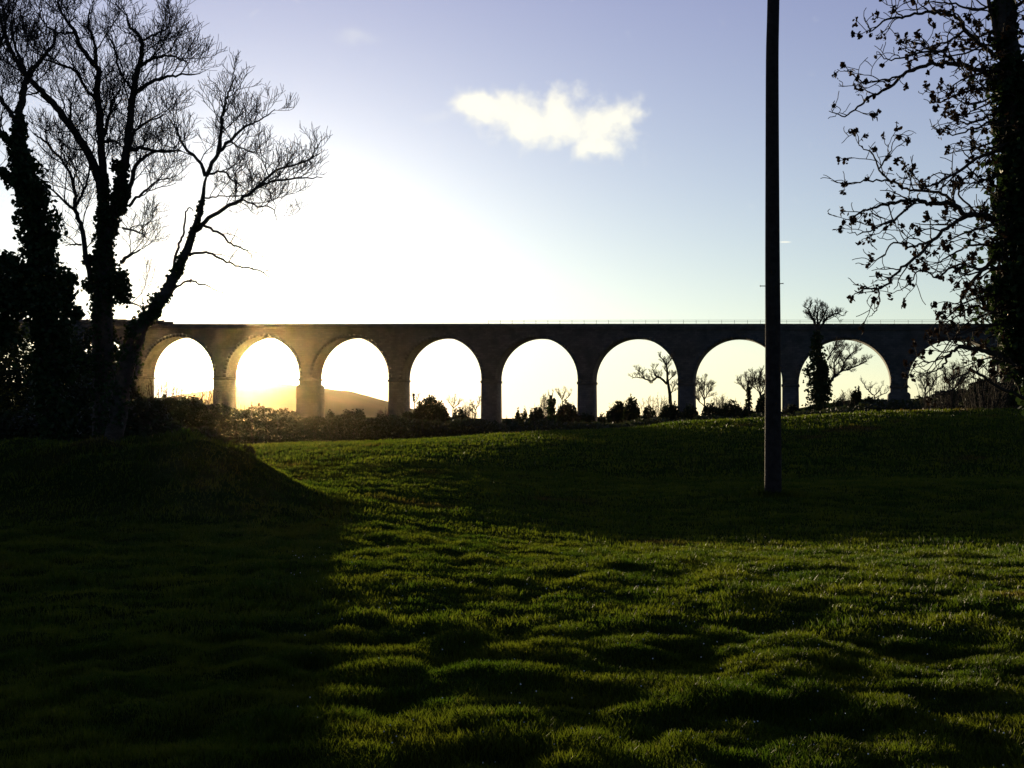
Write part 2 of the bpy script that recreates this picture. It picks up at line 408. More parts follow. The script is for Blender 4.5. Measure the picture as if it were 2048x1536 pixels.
for k in range(K0, K1 + 1):
    u = k * S; b = Bag()
    zl = ztop(u + S / 2) - 2.95 - RAD; zr = ztop(u - S / 2) - 2.95 - RAD; zi = min(zl, zr)
    zb = base_z(u)
    # shaft with a slight batter, impost band, footing; the pier left of the third arch is thicker below
    b.box(u - PW / 2 - .17, u + PW / 2 + .17, -.17, PT + .17, zb + 1.2, zi - .6, .17, .17)
    b.box(u - PW / 2 - .16, u + PW / 2 + .16, -.16, PT + .16, zi - .6, zi - .12)
    b.box(u - PW / 2 + .003, u + PW / 2 - .003, .003, PT - .003, zi - .12, max(zl, zr) + .3)
    b.box(u - PW / 2 - .9, u + PW / 2 + .9, -.9, PT + .9, zb - 2, zb + 1.2)
    if k in (0, -6, 6):
        b.box(u - PW / 2 - .62, u + PW / 2 + .62, -.62, PT + .62, zb + 1.21, zi - 1.9, .12, .12)
        b.box(u - PW / 2 - .5, u + PW / 2 + .5, -.5, PT + .5, zi - 1.898, zi - 1.5, .3, .3)
    b.obj('pier', M['stone'], ROOT)
ua, ub = K0 * S, K1 * S
def strip(name, y0, y1, h0, h1, mat=M['stone'], xa=ua, xb=ub, step=0):
    b = Bag()
    n = max(1, int((xb - xa) / step)) if step else 1
    g = .012 if step else 0
    for i in range(n):
        a = xa + (xb - xa) * i / n + g; c = xa + (xb - xa) * (i + 1) / n - g
        b.add([(a, y0, ztop(a) + h0), (c, y0, ztop(c) + h0), (c, y1, ztop(c) + h0), (a, y1, ztop(a) + h0),
               (a, y0, ztop(a) + h1), (c, y0, ztop(c) + h1), (c, y1, ztop(c) + h1), (a, y1, ztop(a) + h1)],
              [(3, 2, 1, 0), (4, 5, 6, 7), (0, 1, 5, 4), (1, 2, 6, 5), (2, 3, 7, 6), (3, 0, 4, 7)])
    return b.obj(name, mat, ROOT)
strip('cornice', -.22, PT + .22, -1.247, -1.0)
strip('parapet', .02, .42, -.997, -.16)
strip('parapet', PT - .42, PT - .02, -.997, -.16)
strip('coping', -.06, .50, -.157, 0, step=2.6)
strip('coping', PT - .50, PT + .06, -.157, 0, step=2.6)
# raised wall at the far left end
def raised():
    b = Bag(); xa, xb = ua, -33.0
    n = 30
    for i in range(n):
        a = xa + (xb - xa) * i / n; c = xa + (xb - xa) * (i + 1) / n
        h = .95 + .12 * math.sin(i * 1.7) + .1 * math.sin(i * .6)
        if i == n - 1: h = .5
        b.add([(a, .0, ztop(a) + .003), (c, .0, ztop(c) + .003), (c, .6, ztop(c) + .003), (a, .6, ztop(a) + .003),
               (a, .0, ztop(a) + h), (c, .0, ztop(c) + h), (c, .6, ztop(c) + h), (a, .6, ztop(a) + h)],
              [(3, 2, 1, 0), (4, 5, 6, 7), (0, 1, 5, 4), (1, 2, 6, 5), (2, 3, 7, 6), (3, 0, 4, 7)])
    b.obj('raised_parapet', M['stone'], ROOT)
raised()
def railing():
    b = Bag(); xa, xb = 42.0, ub - .5
    for i in range(int((xb - xa) / 2.6)):
        u = xa + i * 2.6; b.box(u - .03, u + .03, .18, .24, ztop(u) + .002, ztop(u) + .78)
    for h in (.45, .76):
        P = [(xa, .21, ztop(xa) + h), (xb, .21, ztop(xb) + h)]
        b.tube(P, [.026, .026], 4)
    b.obj('railing', M['iron'], ROOT)
railing()

# ------------------------------------------------------------------ trees
def smooth_path(P, k=4, wob=0.0, rng=None):
    P = np.asarray(P, float)
    if len(P) < 3: P = np.array([P[0], (P[0] + P[-1]) / 2, P[-1]])
    Q = np.vstack([2 * P[0] - P[1], P, 2 * P[-1] - P[-2]]); out = []
    for i in range(1, len(Q) - 2):
        for t in np.arange(k) / k:
            a, b, c, d = Q[i - 1], Q[i], Q[i + 1], Q[i + 2]
            out.append(.5 * ((2 * b) + (-a + c) * t + (2 * a - 5 * b + 4 * c - d) * t * t + (-a + 3 * b - 3 * c + d) * t ** 3))
    out.append(Q[-2]); out = np.array(out)
    if wob and rng is not None:
        n = rng.normal(size=out.shape) * wob; n[0] = 0; n[-1] *= .5
        out = out + n
    return out

def rot_about(v, ax, a):
    ax = ax / (np.linalg.norm(ax) + 1e-9)
    return v * math.cos(a) + np.cross(ax, v) * math.sin(a) + ax * ax.dot(v) * (1 - math.cos(a))

def twigs(bag, P, rad, rng, level, cfg, tips=None, t0=.25):
    """recursive twigs along a path"""
    seg = np.linalg.norm(np.diff(P, axis=0), axis=1); cum = np.concatenate([[0], np.cumsum(seg)]); L = cum[-1]
    if L < 1e-3: return
    sp = cfg['space'][level]; s = L * t0 + rng.random() * sp * .6
    side = rng.random() * 6.28
    while s < L:
        i = min(np.searchsorted(cum, s) - 1, len(P) - 2); i = max(i, 0); f = (s - cum[i]) / max(seg[i], 1e-6)
        p = P[i] * (1 - f) + P[i + 1] * f; r = rad[i] * (1 - f) + rad[i + 1] * f
        d = P[i + 1] - P[i]; d = d / (np.linalg.norm(d) + 1e-9)
        side += 2.2 + rng.normal() * .6
        ax = np.cross(d, np.array([math.cos(side), math.sin(side), .3]))
        v = rot_about(d, ax, R(rng.uniform(*cfg['angle'])))
        v[1] *= cfg.get('flat', 1.0)
        v = v + np.array([0, 0, cfg['up'] * (.6 + level * .2)]); v /= np.linalg.norm(v)
        ln = cfg['length'][level] * rng.uniform(.55, 1.25) * (1.22 - .78 * s / L)
        r0 = min(r * .62, cfg['rad'][level]); r1 = max(r0 * .45, cfg['rmin'])
        n = cfg['seg'][level]; Q = [p]; q = p; c = v
        for _ in range(n):
            c = c + rng.normal(size=3) * cfg['wob'] + np.array([0, 0, cfg['trop']]); c = c / np.linalg.norm(c)
            q = q + c * ln / n; Q.append(q)
        Q = np.array(Q); rr = np.linspace(max(r0, cfg['rmin'] * 1.1), r1, len(Q))
        bag.tube(Q, rr, 5 if level == 0 else 3 if level > 1 else 4, cap=False)
        if level + 1 < len(cfg['space']): twigs(bag, Q, rr, rng, level + 1, cfg, tips, .2)
        elif tips is not None: tips.append(Q[-1])
        if tips is not None and level + 1 < len(cfg['space']): tips.append(Q[-1])
        s += sp * rng.uniform(.6, 1.4)

def traced(limbs, Y, rng, sc, depth_spread=.3, taper=.5):
    """limbs: (points in photo px, r0px, r1px). gives 3-D paths, each limb leaves its parent where the photo shows it and leans nearer or farther"""
    known = []; out = []
    for li, (pts, r0, r1) in enumerate(limbs):
        pts = np.array(pts, float); y0 = Y
        if known:
            K = np.array(known); d = np.hypot(K[:, 0] - pts[0, 0], K[:, 1] - pts[0, 1]); j = d.argmin()
            if d[j] < 60: y0 = K[j, 2]
        ln = np.hypot(*np.diff(pts, axis=0).T).sum() / F * Y
        dy = 0 if li == 0 else rng.uniform(-1, 1) * depth_spread * ln
        n = len(pts); D = [y0 + dy * i / (n - 1) for i in range(n)]
        P = smooth_path([at(x, y, d_) for (x, y), d_ in zip(pts, D)], 5, .012 * sc, rng)
        m = len(P); rr = (r1 * taper + (r0 - r1 * taper) * (1 - np.linspace(0, 1, m)) ** .8) / 2 / F * Y
        for i in range(m):
            known.append((1024 + F * P[i][0] / P[i][1], np.interp(i / (m - 1), np.linspace(0, 1, n), pts[:, 1]), P[i][1]))
        out.append((P, rr))
    return out

def ivy_on(paths, n_per_m, spread, size, rng, seed=1):
    C = []
    for P, r0, s0, s1 in paths:
        seg = np.linalg.norm(np.diff(P, axis=0), axis=1); cum = np.concatenate([[0], np.cumsum(seg)]); L = cum[-1]
        n = int(L * n_per_m * (s0 + s1)); s = rng.random(n) * L
        c = np.stack([np.interp(s, cum, P[:, a]) for a in range(3)], 1)
        d = rng.normal(size=(n, 3)); d[:, 2] *= .4; d /= np.linalg.norm(d, axis=1)[:, None]
        sp = s0 + (s1 - s0) * s / L
        # clumpy outline
        ang_ = np.arctan2(d[:, 1], d[:, 0])
        lump = .72 + .38 * vnoise(s * 2.3 + seed * 7, ang_ * 1.1, seed) + .25 * vnoise(s * 6.1, ang_ * 3 + 5, seed + 1)
        rr = sp * lump * rng.random(n) ** .45
        C.append(c + d * rr[:, None])
    C = np.concatenate(C)
    return leaf_cards(C, size * rng.uniform(.7, 1.3, len(C)), rng, 1.15, .3)

def Z1(*pts):        # points read off an enlargement (x 2.327) of the top left of the photograph
    return [(x / 2.327, y / 2.327) for x, y in pts]
def Z5(*pts):        # the same for the top right
    return [(1548 + x / 2.328, y / 2.328) for x, y in pts]

CFG_BIG = dict(space=(.19, .10, .070), length=(1.28, .68, .34), rad=(.015, .0085, .0062), rmin=.0045, seg=(7, 5, 3), angle=(28, 66), up=.22, trop=.09, wob=.19, flat=.9)

def finish_tree(name, label, trunk_paths, limb_paths, bag_tw, base, ivy=None, group=None, extra=None):
    root = empty(name, tuple(base)); o = np.array(base)
    tag(root, label, 'tree', group)
    b = Bag()
    for P, rr in trunk_paths: b.tube(P, rr, 12)
    b.obj('trunk', M['bark'], root, o, True)
    for P, rr in limb_paths: bag_tw.tube(P, rr, 8)
    bag_tw.obj('crown', M['twig'], root, o, True)
    if ivy is not None: mesh_obj('ivy', *ivy, M['ivy'], root, o)
    return root

def leftmost_tree():
    rng = np.random.default_rng(11); Y = 25.0
    L = [([(128, 1012), (118, 900), (105, 760), (98, 640), (86, 516), (64, 408), (47, 344), (39, 280), (36, 245)], 52, 22),
         (Z1((85, 570), (105, 450), (128, 360), (160, 315), (200, 270), (250, 200), (260, 120)), 16, 5),
         (Z1((85, 570), (40, 510), (0, 455), (-60, 380), (-90, 300)), 12, 5),
         (Z1((75, 690), (30, 640), (-10, 600), (-80, 500)), 18, 6),
         (Z1((70, 860), (30, 810), (-20, 770), (-120, 690)), 16, 6),
         (Z1((-60, 380), (-20, 250), (20, 150), (30, 60), (50, -20)), 9, 4),
         (Z1((128, 360), (95, 280), (60, 160), (70, 60)), 8, 4),
         (Z1((-80, 500), (-120, 300), (-100, 100)), 9, 4)]
    P = traced(L, Y, rng, 1); bag = Bag()
    for p, r in P[1:]: twigs(bag, p, r, rng, 0, CFG_BIG, None, .15)
    base = P[0][0][0].copy(); base[2] = float(land(base[0], base[1])) - .05
    P[0][0][0][2] = base[2] - .15
    tr = P[0][0]
    paths = [(tr[:9], 0, .40, .60), (tr[8:20], 0, .62, .60), (tr[19:32], 0, .62, .48), (tr[31:], 0, .42, .14), (P[3][0][:8], 0, .25, .12), (P[4][0][:8], 0, .28, .15), (P[1][0][:5], 0, .16, .06)]
    # bulging ivy skirt low on the left of the trunk
    for (x, y, s) in ((45, 560, .75), (10, 600, .7), (70, 600, .62), (-30, 570, .8), (130, 590, .38), (20, 530, .45), (0, 660, .8), (140, 560, .25), (150, 625, .28)):
        a = at(x, y, Y + rng.uniform(-.5, .5)); paths.append((np.array([a - [0, 0, s * .35], a, a + [0, 0, s * .35]]), 0, s, s * .85))
    ivy = ivy_on(paths, 1500, 0, .095, rng, 2)
    finish_tree('ivy_clad_tree', 'leafless tree at far left edge with thick ivy swathing its leaning trunk', [P[0]], P[1:], bag, base, ivy)
leftmost_tree()

def forked_tree():
    rng = np.random.default_rng(5); Y = 28.0
    L = [([(214, 1000), (212, 860), (208, 720), (206, 600), (208, 520), (212, 450), (214, 425)], 54, 36),
         (Z1((490, 1080), (478, 920), (450, 800), (370, 650), (280, 520), (190, 420), (110, 340), (60, 250), (20, 160), (-10, 80)), 26, 6),
         (Z1((490, 1030), (485, 880), (470, 700), (465, 550), (450, 420), (455, 320), (380, 230), (350, 150), (290, 60), (270, 0)), 22, 6),
         (Z1((505, 1050), (540, 960), (560, 850), (590, 700), (605, 560), (620, 420), (650, 300), (660, 190), (600, 120), (590, 60)), 26, 5),
         (Z1((640, 310), (700, 280), (740, 265), (810, 260), (880, 295)), 10, 4),
         (Z1((630, 430), (700, 385), (770, 360), (830, 350), (930, 340)), 11, 4),
         (Z1((595, 690), (640, 600), (700, 560), (780, 530)), 8, 4),
         (Z1((600, 700), (660, 690), (740, 705), (820, 710)), 12, 4),
         (Z1((480, 660), (540, 660), (585, 700)), 9, 5),
         (Z1((560, 1000), (600, 900), (630, 780), (690, 720), (760, 700), (850, 705)), 14, 4),
         (Z1((600, 960), (660, 900), (720, 850), (790, 820)), 8, 3),
         (Z1((480, 640), (520, 500), (520, 470), (555, 430)), 9, 4),
         (Z1((460, 480), (390, 400), (350, 330), (250, 290), (200, 270), (140, 230)), 9, 4),
         (Z1((450, 320), (440, 200), (410, 110), (420, 30)), 9, 4),
         (Z1((660, 190), (740, 150), (800, 120)), 6, 3),
         (Z1((430, 1350), (400, 1200), (380, 1060), (350, 980), (350, 900), (320, 800), (230, 680), (160, 620)), 14, 5),
         (Z1((350, 980), (250, 890), (190, 830)), 7, 3),
         (Z1((360, 950), (400, 860), (420, 760), (410, 700)), 7, 3),
         (Z1((380, 1140), (340, 1138), (300, 1145)), 6, 3),
         (Z1((560, 1220), (600, 1190), (655, 1165)), 11, 4),
         (Z1((570, 1060), (650, 1080), (690, 1110)), 6, 3),
         (Z1((560, 1400), (640, 1420), (690, 1480)), 5, 3),
         (Z1((370, 650), (330, 560), (330, 480), (290, 420)), 7, 3),
         (Z1((190, 420), (140, 440), (90, 430)), 6, 3),
         (Z1((620, 420), (560, 340), (540, 250), (520, 160)), 7, 3),
         (Z1((350, 150), (270, 150), (200, 100), (180, 30)), 7, 3)]
    L = [L[0]] + [(p, a_ * .82, b_ * .9) for p, a_, b_ in L[1:]]
    P = traced(L, Y, rng, 1); bag = Bag()
    for p, r in P[1:]: twigs(bag, p, r, rng, 0, CFG_BIG, None, .22)
    base = P[0][0][0].copy(); base[2] = float(land(base[0], base[1])) - .05; P[0][0][0][2] = base[2] - .15
    tr = P[0][0]
    paths = [(tr[:9], 0, .40, .42), (tr[8:20], 0, .42, .40), (tr[19:], 0, .40, .28), (P[1][0][:8], 0, .28, .14), (P[3][0][:14], 0, .36, .17), (P[2][0][:8], 0, .26, .14), (P[9][0][:6], 0, .16, .08)]
    for (x, y, s) in ((240, 560, .34), (186, 570, .30), (245, 590, .34), (180, 520, .22), (235, 330, .2)):
        a = at(x, y, Y + rng.uniform(-.3, .3)); paths.append((np.array([a - [0, 0, s * .5], a, a + [0, 0, s * .5]]), 0, s, s))
    ivy = ivy_on(paths, 1500, 0, .085, rng, 3)
    finish_tree('ivy_clad_tree', 'tall bare tree with many forking limbs above an upright ivy-wrapped trunk', [P[0]], P[1:], bag, base, ivy)
forked_tree()

def leaning_tree():
    rng = np.random.default_rng(8); Y = 24.0
    L = [([(225, 905), (240, 800), (262, 700), (285, 650), (309, 619), (340, 571), (365, 520), (387, 464), (402, 412), (413, 352)], 38, 8),
         (Z1((960, 820), (1010, 720), (1060, 660), (1130, 600), (1200, 560), (1280, 510)), 9, 3),
         (Z1((1018, 705), (1030, 570), (1050, 480), (1075, 400), (1100, 350)), 7, 3),
         (Z1((955, 820), (930, 750), (860, 680), (820, 600), (780, 540)), 8, 3),
         (Z1((1060, 655), (1130, 690), (1200, 720)), 4, 2.5),
         (Z1((910, 1075), (990, 1000), (1120, 930), (1190, 880), (1260, 845), (1380, 830), (1500, 828)), 10, 3),
         (Z1((1185, 880), (1290, 790), (1400, 760), (1490, 715)), 6, 3),
         (Z1((1120, 930), (1200, 960), (1270, 970), (1290, 1030)), 4, 2.5),
         (Z1((970, 810), (1040, 800), (1100, 850), (1150, 880)), 5, 2.5),
         (Z1((938, 920), (1020, 915), (1110, 910)), 4, 2.5),
         (Z1((940, 1045), (1030, 1090), (1080, 1140), (1150, 1165), (1190, 1230)), 6, 2.5),
         (Z1((870, 1190), (960, 1175), (1040, 1210), (1110, 1240), (1220, 1265), (1270, 1310)), 6, 2.5),
         (Z1((815, 1340), (880, 1305), (960, 1330), (1040, 1365)), 5, 2.5),
         (Z1((800, 1270), (830, 1150), (858, 1080), (860, 1010), (880, 965), (905, 985)), 6, 3)]
    P = traced(L, Y, rng, 1); bag = Bag()
    cf = dict(CFG_BIG); cf['length'] = (.82, .48, .27); cf['space'] = (.15, .085, .06); cf['wob'] = .17; cf['rad'] = (.012, .0075, .0058); cf['rmin'] = .0042
    for i, (p, r) in enumerate(P[1:]): 
        c2 = dict(cf)
        if i >= 9: c2.update(length=(.50, .30, .16), space=(.34, .18, .10), trop=-.03, up=.0)
        if i == 12: continue
        twigs(bag, p, r, rng, 0, c2, None, .2)
    base = P[0][0][0].copy(); base[2] = float(land(base[0], base[1])) - .05; P[0][0][0][2] = base[2] - .15
    tr = P[0][0]
    ivy = ivy_on([(tr[:22], 0, .34, .25), (tr[21:30], 0, .25, .16), (tr[29:42], 0, .13, .07)], 1700, 0, .07, rng, 4)
    finish_tree('leaning_tree', 'bare tree leaning right beside the sun with drooping lower branches over the viaduct', [P[0]], P[1:], bag, base, ivy)
leaning_tree()

def right_tree():
    rng = np.random.default_rng(21); Y = 11.0
    L = [([(2200, 1215), (2170, 1050), (2130, 880), (2092, 700), (2066, 520), (2050, 360), (2036, 220), (2022, 120), (2010, 40), (2004, -80), (2012, -240), (2000, -380)], 90, 8),
         (Z5((1060, 260), (1040, 150), (1010, 60), (985, -30), (930, -250), (900, -500), (850, -700)), 14, 3),
         (Z5((1060, 220), (1085, 100), (1130, 30), (1190, -40), (1280, -260), (1320, -500)), 14, 3),
         (Z5((1050, 160), (1060, 60), (1050, -30), (1080, -300), (1060, -560)), 8, 2),
         (Z5((1040, 270), (950, 200), (890, 140), (850, 80), (780, 60), (690, 62), (600, 80), (520, 95), (460, 140), (435, 120)), 11, 3),
         (Z5((1080, 385), (960, 330), (860, 300), (760, 295), (660, 320), (590, 360), (530, 410), (450, 450), (390, 500), (330, 540), (255, 515)), 12, 3),
         (Z5((590, 358), (500, 372), (420, 385), (370, 350), (320, 300)), 5, 2),
         (Z5((1080, 440), (960, 415), (860, 435), (760, 482), (730, 440)), 6, 2),
         (Z5((1060, 695), (940, 740), (860, 800), (760, 850), (690, 870), (640, 790)), 9, 3),
         (Z5((1120, 1030), (1050, 1020), (960, 1000), (890, 1000), (830, 950), (740, 950), (680, 935), (610, 935), (530, 950), (450, 970), (380, 1000), (325, 1030)), 15, 3),
         (Z5((885, 995), (800, 910), (700, 890), (620, 880), (540, 842), (440, 840), (340, 855), (265, 840)), 8, 2.5),
         (Z5((540, 842), (490, 790), (460, 720), (400, 670), (380, 600)), 5, 2),
         (Z5((490, 785), (540, 710), (560, 640)), 4, 2),
         (Z5((900, 1005), (820, 1050), (740, 1120), (660, 1200), (580, 1260), (500, 1340), (430, 1340), (365, 1380)), 10, 3),
         (Z5((485, 1345), (490, 1400), (470, 1450), (440, 1480)), 4, 2),
         (Z5((1160, 1120), (1060, 1180), (970, 1260), (900, 1340), (870, 1390), (880, 1440), (900, 1500)), 12, 3),
         (Z5((1100, 490), (1000, 540), (930, 570), (870, 570), (790, 540)), 8, 2.5),
         (Z5((1040, 560), (930, 600), (830, 625), (730, 590)), 6, 2),
         (Z5((600, 80), (560, 40), (540, -10)), 4, 2),
         (Z5((860, 300), (770, 240), (660, 250), (540, 280), (480, 240)), 7, 2.5),
         (Z5((950, 1000), (860, 900), (900, 830), (960, 850), (1010, 880)), 5, 2.5),
         (Z5((660, 940), (560, 1020), (480, 1060), (400, 1090), (340, 1080)), 6, 2),
         (Z5((740, 1120), (640, 1150), (560, 1130), (500, 1200), (430, 1220)), 6, 2),
         (Z5((970, 1260), (860, 1230), (760, 1290), (680, 1260), (620, 1330), (540, 1370)), 6, 2),
         (Z5((1060, 1180), (950, 1140), (850, 1170), (770, 1220), (700, 1240)), 7, 2),
         (Z5((1140, 1010), (1040, 930), (980, 870), (930, 850)), 7, 3),
         (Z5((890, 140), (800, 200), (700, 230), (620, 250)), 6, 2),
         (Z5((1030, 20), (940, 45), (840, 20), (740, 10), (640, 50)), 7, 2.5),
         ([(2050, 740), (1980, 705), (1950, 698), (1915, 698), (1895, 715), (1885, 735), (1850, 750)], 12, 3),
         ([(1900, 708), (1870, 722), (1835, 727), (1822, 745)], 4, 2),
         ([(1960, 700), (1930, 690), (1905, 690), (1880, 688)], 4, 2),
         ([(2060, 800), (1990, 770), (1940, 740), (1910, 775), (1870, 790)], 9, 3),
         ([(2050, 650), (1990, 630), (1950, 612), (1905, 640), (1880, 655)], 8, 2)]
    for i in range(26):
        y0_ = 60 + 27 * i + rng.uniform(-20, 20); ln_ = rng.uniform(90, 230); up_ = rng.uniform(-.3, .5)
        L.append(([(2060, y0_), (2060 - ln_ * .35, y0_ - ln_ * .25 * up_), (2060 - ln_ * .7, y0_ - ln_ * .2 * up_ + ln_ * .1), (2060 - ln_, y0_ + ln_ * rng.uniform(-.1, .5))], 7, 2))
    L = [L[0]] + [(p, a_ * .85, b_) for p, a_, b_ in L[1:]]
    P = traced(L, Y, rng, .5, .35); bag = Bag(); tips = []
    cf = dict(space=(.13, .085), length=(.36, .18), rad=(.0075, .0045), rmin=.0030, seg=(7, 5), angle=(30, 75), up=.02, trop=-.01, wob=.22, flat=.9)
    for p, r in P[1:]:
        twigs(bag, p, r, rng, 0, cf, tips, .06); tips.append(p[-1])
    tips = np.array(tips)
    # withered leaf and seed bunches hanging from some of the twig ends
    sel = tips[rng.random(len(tips)) < .36]
    C = []; Sz = []
    for t in sel:
        n = rng.integers(5, 20); s = rng.uniform(.007, .017)
        c = t + rng.normal(size=(n, 3)) * [s, s, s * 1.4] - [0, 0, s * 1.1]
        C.append(c); Sz += list(rng.uniform(.019, .040, n))
    base = P[0][0][0].copy(); base[2] = float(land(base[0], base[1])) - .05; P[0][0][0][2] = base[2] - .1
    tr = P[0][0]; ip = [(tr[2:12], 0, .26, .30), (tr[11:26], 0, .32, .33), (tr[25:36], 0, .30, .15), (tr[35:], 0, .13, .04), (P[2][0][:6], 0, .12, .05)]
    for (x, y, s) in ((2030, 560, .2), (2035, 640, .24), (2040, 700, .22), (2040, 470, .2), (2030, 330, .16), (2040, 620, .2), (2008, 410, .13), (2015, 170, .10), (2000, 505, .12), (1996, 585, .12), (2012, 260, .12)):
        a = at(x, y, Y + rng.uniform(-.2, .2)); ip.append((np.array([a - [0, 0, s * .5], a, a + [0, 0, s * .5]]), 0, s, s))
    ivy = ivy_on(ip, 7500, 0, .055, rng, 6)
    loose = ivy_on([(tr[14:34], 0, .60, .36), (tr[14:28], 0, .75, .5)], 420, 0, .05, rng, 9)
    ivy = (np.vstack([ivy[0], loose[0]]), np.concatenate([ivy[1], loose[1] + len(ivy[0])]), np.concatenate([ivy[2], loose[2]]))
    root = finish_tree('leafy_branched_tree', 'near tree at right edge with dark ivied trunk and withered leaf bunches on long branches', [P[0]], P[1:], bag, base, ivy)
    V, fv, fn = leaf_cards(np.concatenate(C), np.array(Sz), rng, 1.3, .8)
    mesh_obj('leaf_bunches', V, fv, fn, M['dead'], root, base)
right_tree()

# bare and ivied trees seen through the arches ------------------------------------------
def small_tree(label, limbs, Y, seed, name='bare_tree', ivy=None, length=(1.7, .9, .5), space=(.8, .42, .26), group=None, trop=.10, up=.25, t0=.15, rmin=.016):
    rng = np.random.default_rng(seed); P = traced(limbs, Y, rng, 3)
    space = (space[0] * .48, space[1] * .38, space[2] * .38); cf = dict(space=space, length=length, rad=(.06, .034, .020), rmin=rmin, seg=(5, 4, 3), angle=(22, 58), up=up, trop=trop, wob=.22, flat=1.0)
    bag = Bag()
    for p, r in P[(1 if len(P) > 1 else 0):]: twigs(bag, p, r, rng, 0, cf, None, t0)
    base = P[0][0][0].copy(); base[2] = float(land(base[0], base[1])) - .1; P[0][0][0][2] = base[2] - .2
    iv = None
    if ivy:
        ip = []
        for (x, y0, y1, s0, s1) in ivy:
            a = at(x, y0, Y); c = at(x, y1, Y); ip.append((np.linspace(a, c, 6), 0, s0, s1))
        iv = ivy_on(ip, 70, 0, .36, rng, seed)
    return finish_tree(name, label, [P[0]], P[1:], bag, base, iv, group)

small_tree('spreading bare tree with one long limb reaching left inside an arch', [
    ([(1344, 850), (1341, 800), (1337, 770), (1334, 755)], 9, 6),
    ([(1335, 765), (1334, 740), (1328, 722), (1318, 712)], 5, 2.5),
    ([(1334, 768), (1322, 757), (1313, 755), (1303, 763), (1290, 758), (1275, 754), (1264, 757)], 5, 2),
    ([(1313, 755), (1308, 745), (1312, 733)], 3, 1.5), ([(1290, 758), (1282, 745), (1270, 738)], 3, 1.5),
    ([(1330, 735), (1340, 722), (1346, 712)], 3, 1.5), ([(1337, 762), (1345, 753), (1352, 748)], 2.5, 1.5),
    ([(1340, 790), (1347, 775), (1350, 765)], 2.5, 1.5)], 200, 31, 'spreading_tree', length=(1.3, .7, .4), space=(.7, .4, .25))
small_tree('large bare tree whose top shows above the parapet beyond an ivy column', [
    ([(1640, 850), (1640, 790), (1638, 720), (1636, 670), (1634, 652)], 14, 8),
    ([(1634, 655), (1624, 635), (1616, 618), (1605, 612)], 5, 2), ([(1636, 655), (1635, 630), (1638, 612)], 5, 2),
    ([(1638, 660), (1655, 636), (1672, 628), (1688, 632)], 5, 2), ([(1637, 650), (1650, 625), (1655, 615)], 4, 2),
    ([(1648, 785), (1660, 765), (1670, 752), (1684, 742), (1700, 738), (1722, 728), (1734, 722)], 6, 2),
    ([(1684, 742), (1690, 722), (1702, 708), (1715, 700)], 4, 1.5), ([(1670, 752), (1668, 728), (1680, 708), (1690, 694)], 4, 1.5),
    ([(1655, 720), (1665, 700), (1680, 690)], 4, 1.5)], 165, 33, 'ivy_column_tree',
    ivy=[(1638, 845, 760, 2.0, 1.9), (1636, 770, 705, 1.9, 1.3), (1634, 715, 665, 1.4, .7), (1614, 748, 738, .7, .5), (1650, 800, 730, 1.2, .8)],
    length=(1.7, .9, .5), space=(.7, .4, .28))
small_tree('slim bare tree rising beside the pier behind the pole', [([(1409, 850), (1409, 810), (1408, 780)], 4, 3),
    ([(1408, 800), (1400, 780), (1397, 762)], 2.5, 1.5), ([(1408, 790), (1409, 770), (1410, 758)], 2.5, 1.5), ([(1408, 800), (1418, 782), (1424, 770)], 2.5, 1.5),
    ([(1408, 812), (1396, 800), (1393, 785)], 2, 1.5)], 210, 35, length=(1.6, .9, .5), space=(.6, .4, .3))
small_tree('bare tree with ivied stem standing left of its taller neighbour by the pole', [([(1498, 850), (1498, 800), (1497, 775)], 7, 3),
    ([(1497, 790), (1484, 770), (1478, 760)], 2.5, 1.5), ([(1497, 785), (1494, 765), (1490, 752)], 2.5, 1.5), ([(1497, 790), (1504, 770), (1503, 758)], 2.5, 1.5)], 205, 36,
    ivy=[(1498, 815, 775, .8, .35)], length=(1.5, .9, .5), space=(.55, .4, .3))
small_tree('tallest bare tree of the clump just left of the pole', [([(1522, 850), (1521, 800), (1520, 775)], 7, 3),
    ([(1520, 790), (1511, 765), (1508, 748)], 2.5, 1.5), ([(1520, 785), (1521, 760), (1523, 742)], 2.5, 1.5), ([(1521, 790), (1530, 768), (1534, 755)], 2.5, 1.5), ([(1521, 795), (1540, 778), (1548, 765)], 2.5, 1.5)], 200, 37,
    ivy=[(1526, 820, 790, 1.0, .6)], length=(1.6, .9, .5), space=(.5, .36, .3))
small_tree('forked ivy-covered dead stump with antler-like prongs', [([(1103, 860), (1103, 820), (1102, 795)], 8, 5),
    ([(1102, 800), (1098, 790), (1096, 783)], 3, 1.5), ([(1103, 800), (1105, 790), (1106, 781)], 3, 1.5), ([(1102, 815), (1092, 800), (1090, 788)], 2, 1)], 190, 38, 'ivied_stump',
    ivy=[(1103, 850, 800, .85, .75), (1102, 802, 792, .5, .2), (1108, 808, 798, .45, .3)], length=(.8, .5, .3), space=(1.2, .8, .5), t0=.5)
small_tree('faint bare tree behind the round bush in the fifth bright arch from the left', [([(1126, 850), (1125, 810), (1124, 795)], 3, 2),
    ([(1124, 800), (1117, 788), (1113, 782)], 2, 1.2), ([(1124, 800), (1128, 788), (1130, 781)], 2, 1.2), ([(1124, 805), (1138, 792), (1142, 786)], 2, 1.2)], 215, 39, length=(1.2, .7, .4), space=(.8, .5, .3))
small_tree('thin bare sapling tight against a pier beside the big flat-topped bush', [([(829, 850), (829, 815), (828, 795)], 3, 2),
    ([(828, 800), (826, 792), (826, 785)], 2, 1.2), ([(829, 806), (835, 798), (838, 790)], 2, 1.2)], 205, 40, 'bare_sapling', ivy=[(828, 802, 788, .22, .12)], length=(.8, .5, .3), space=(.7, .5, .3))
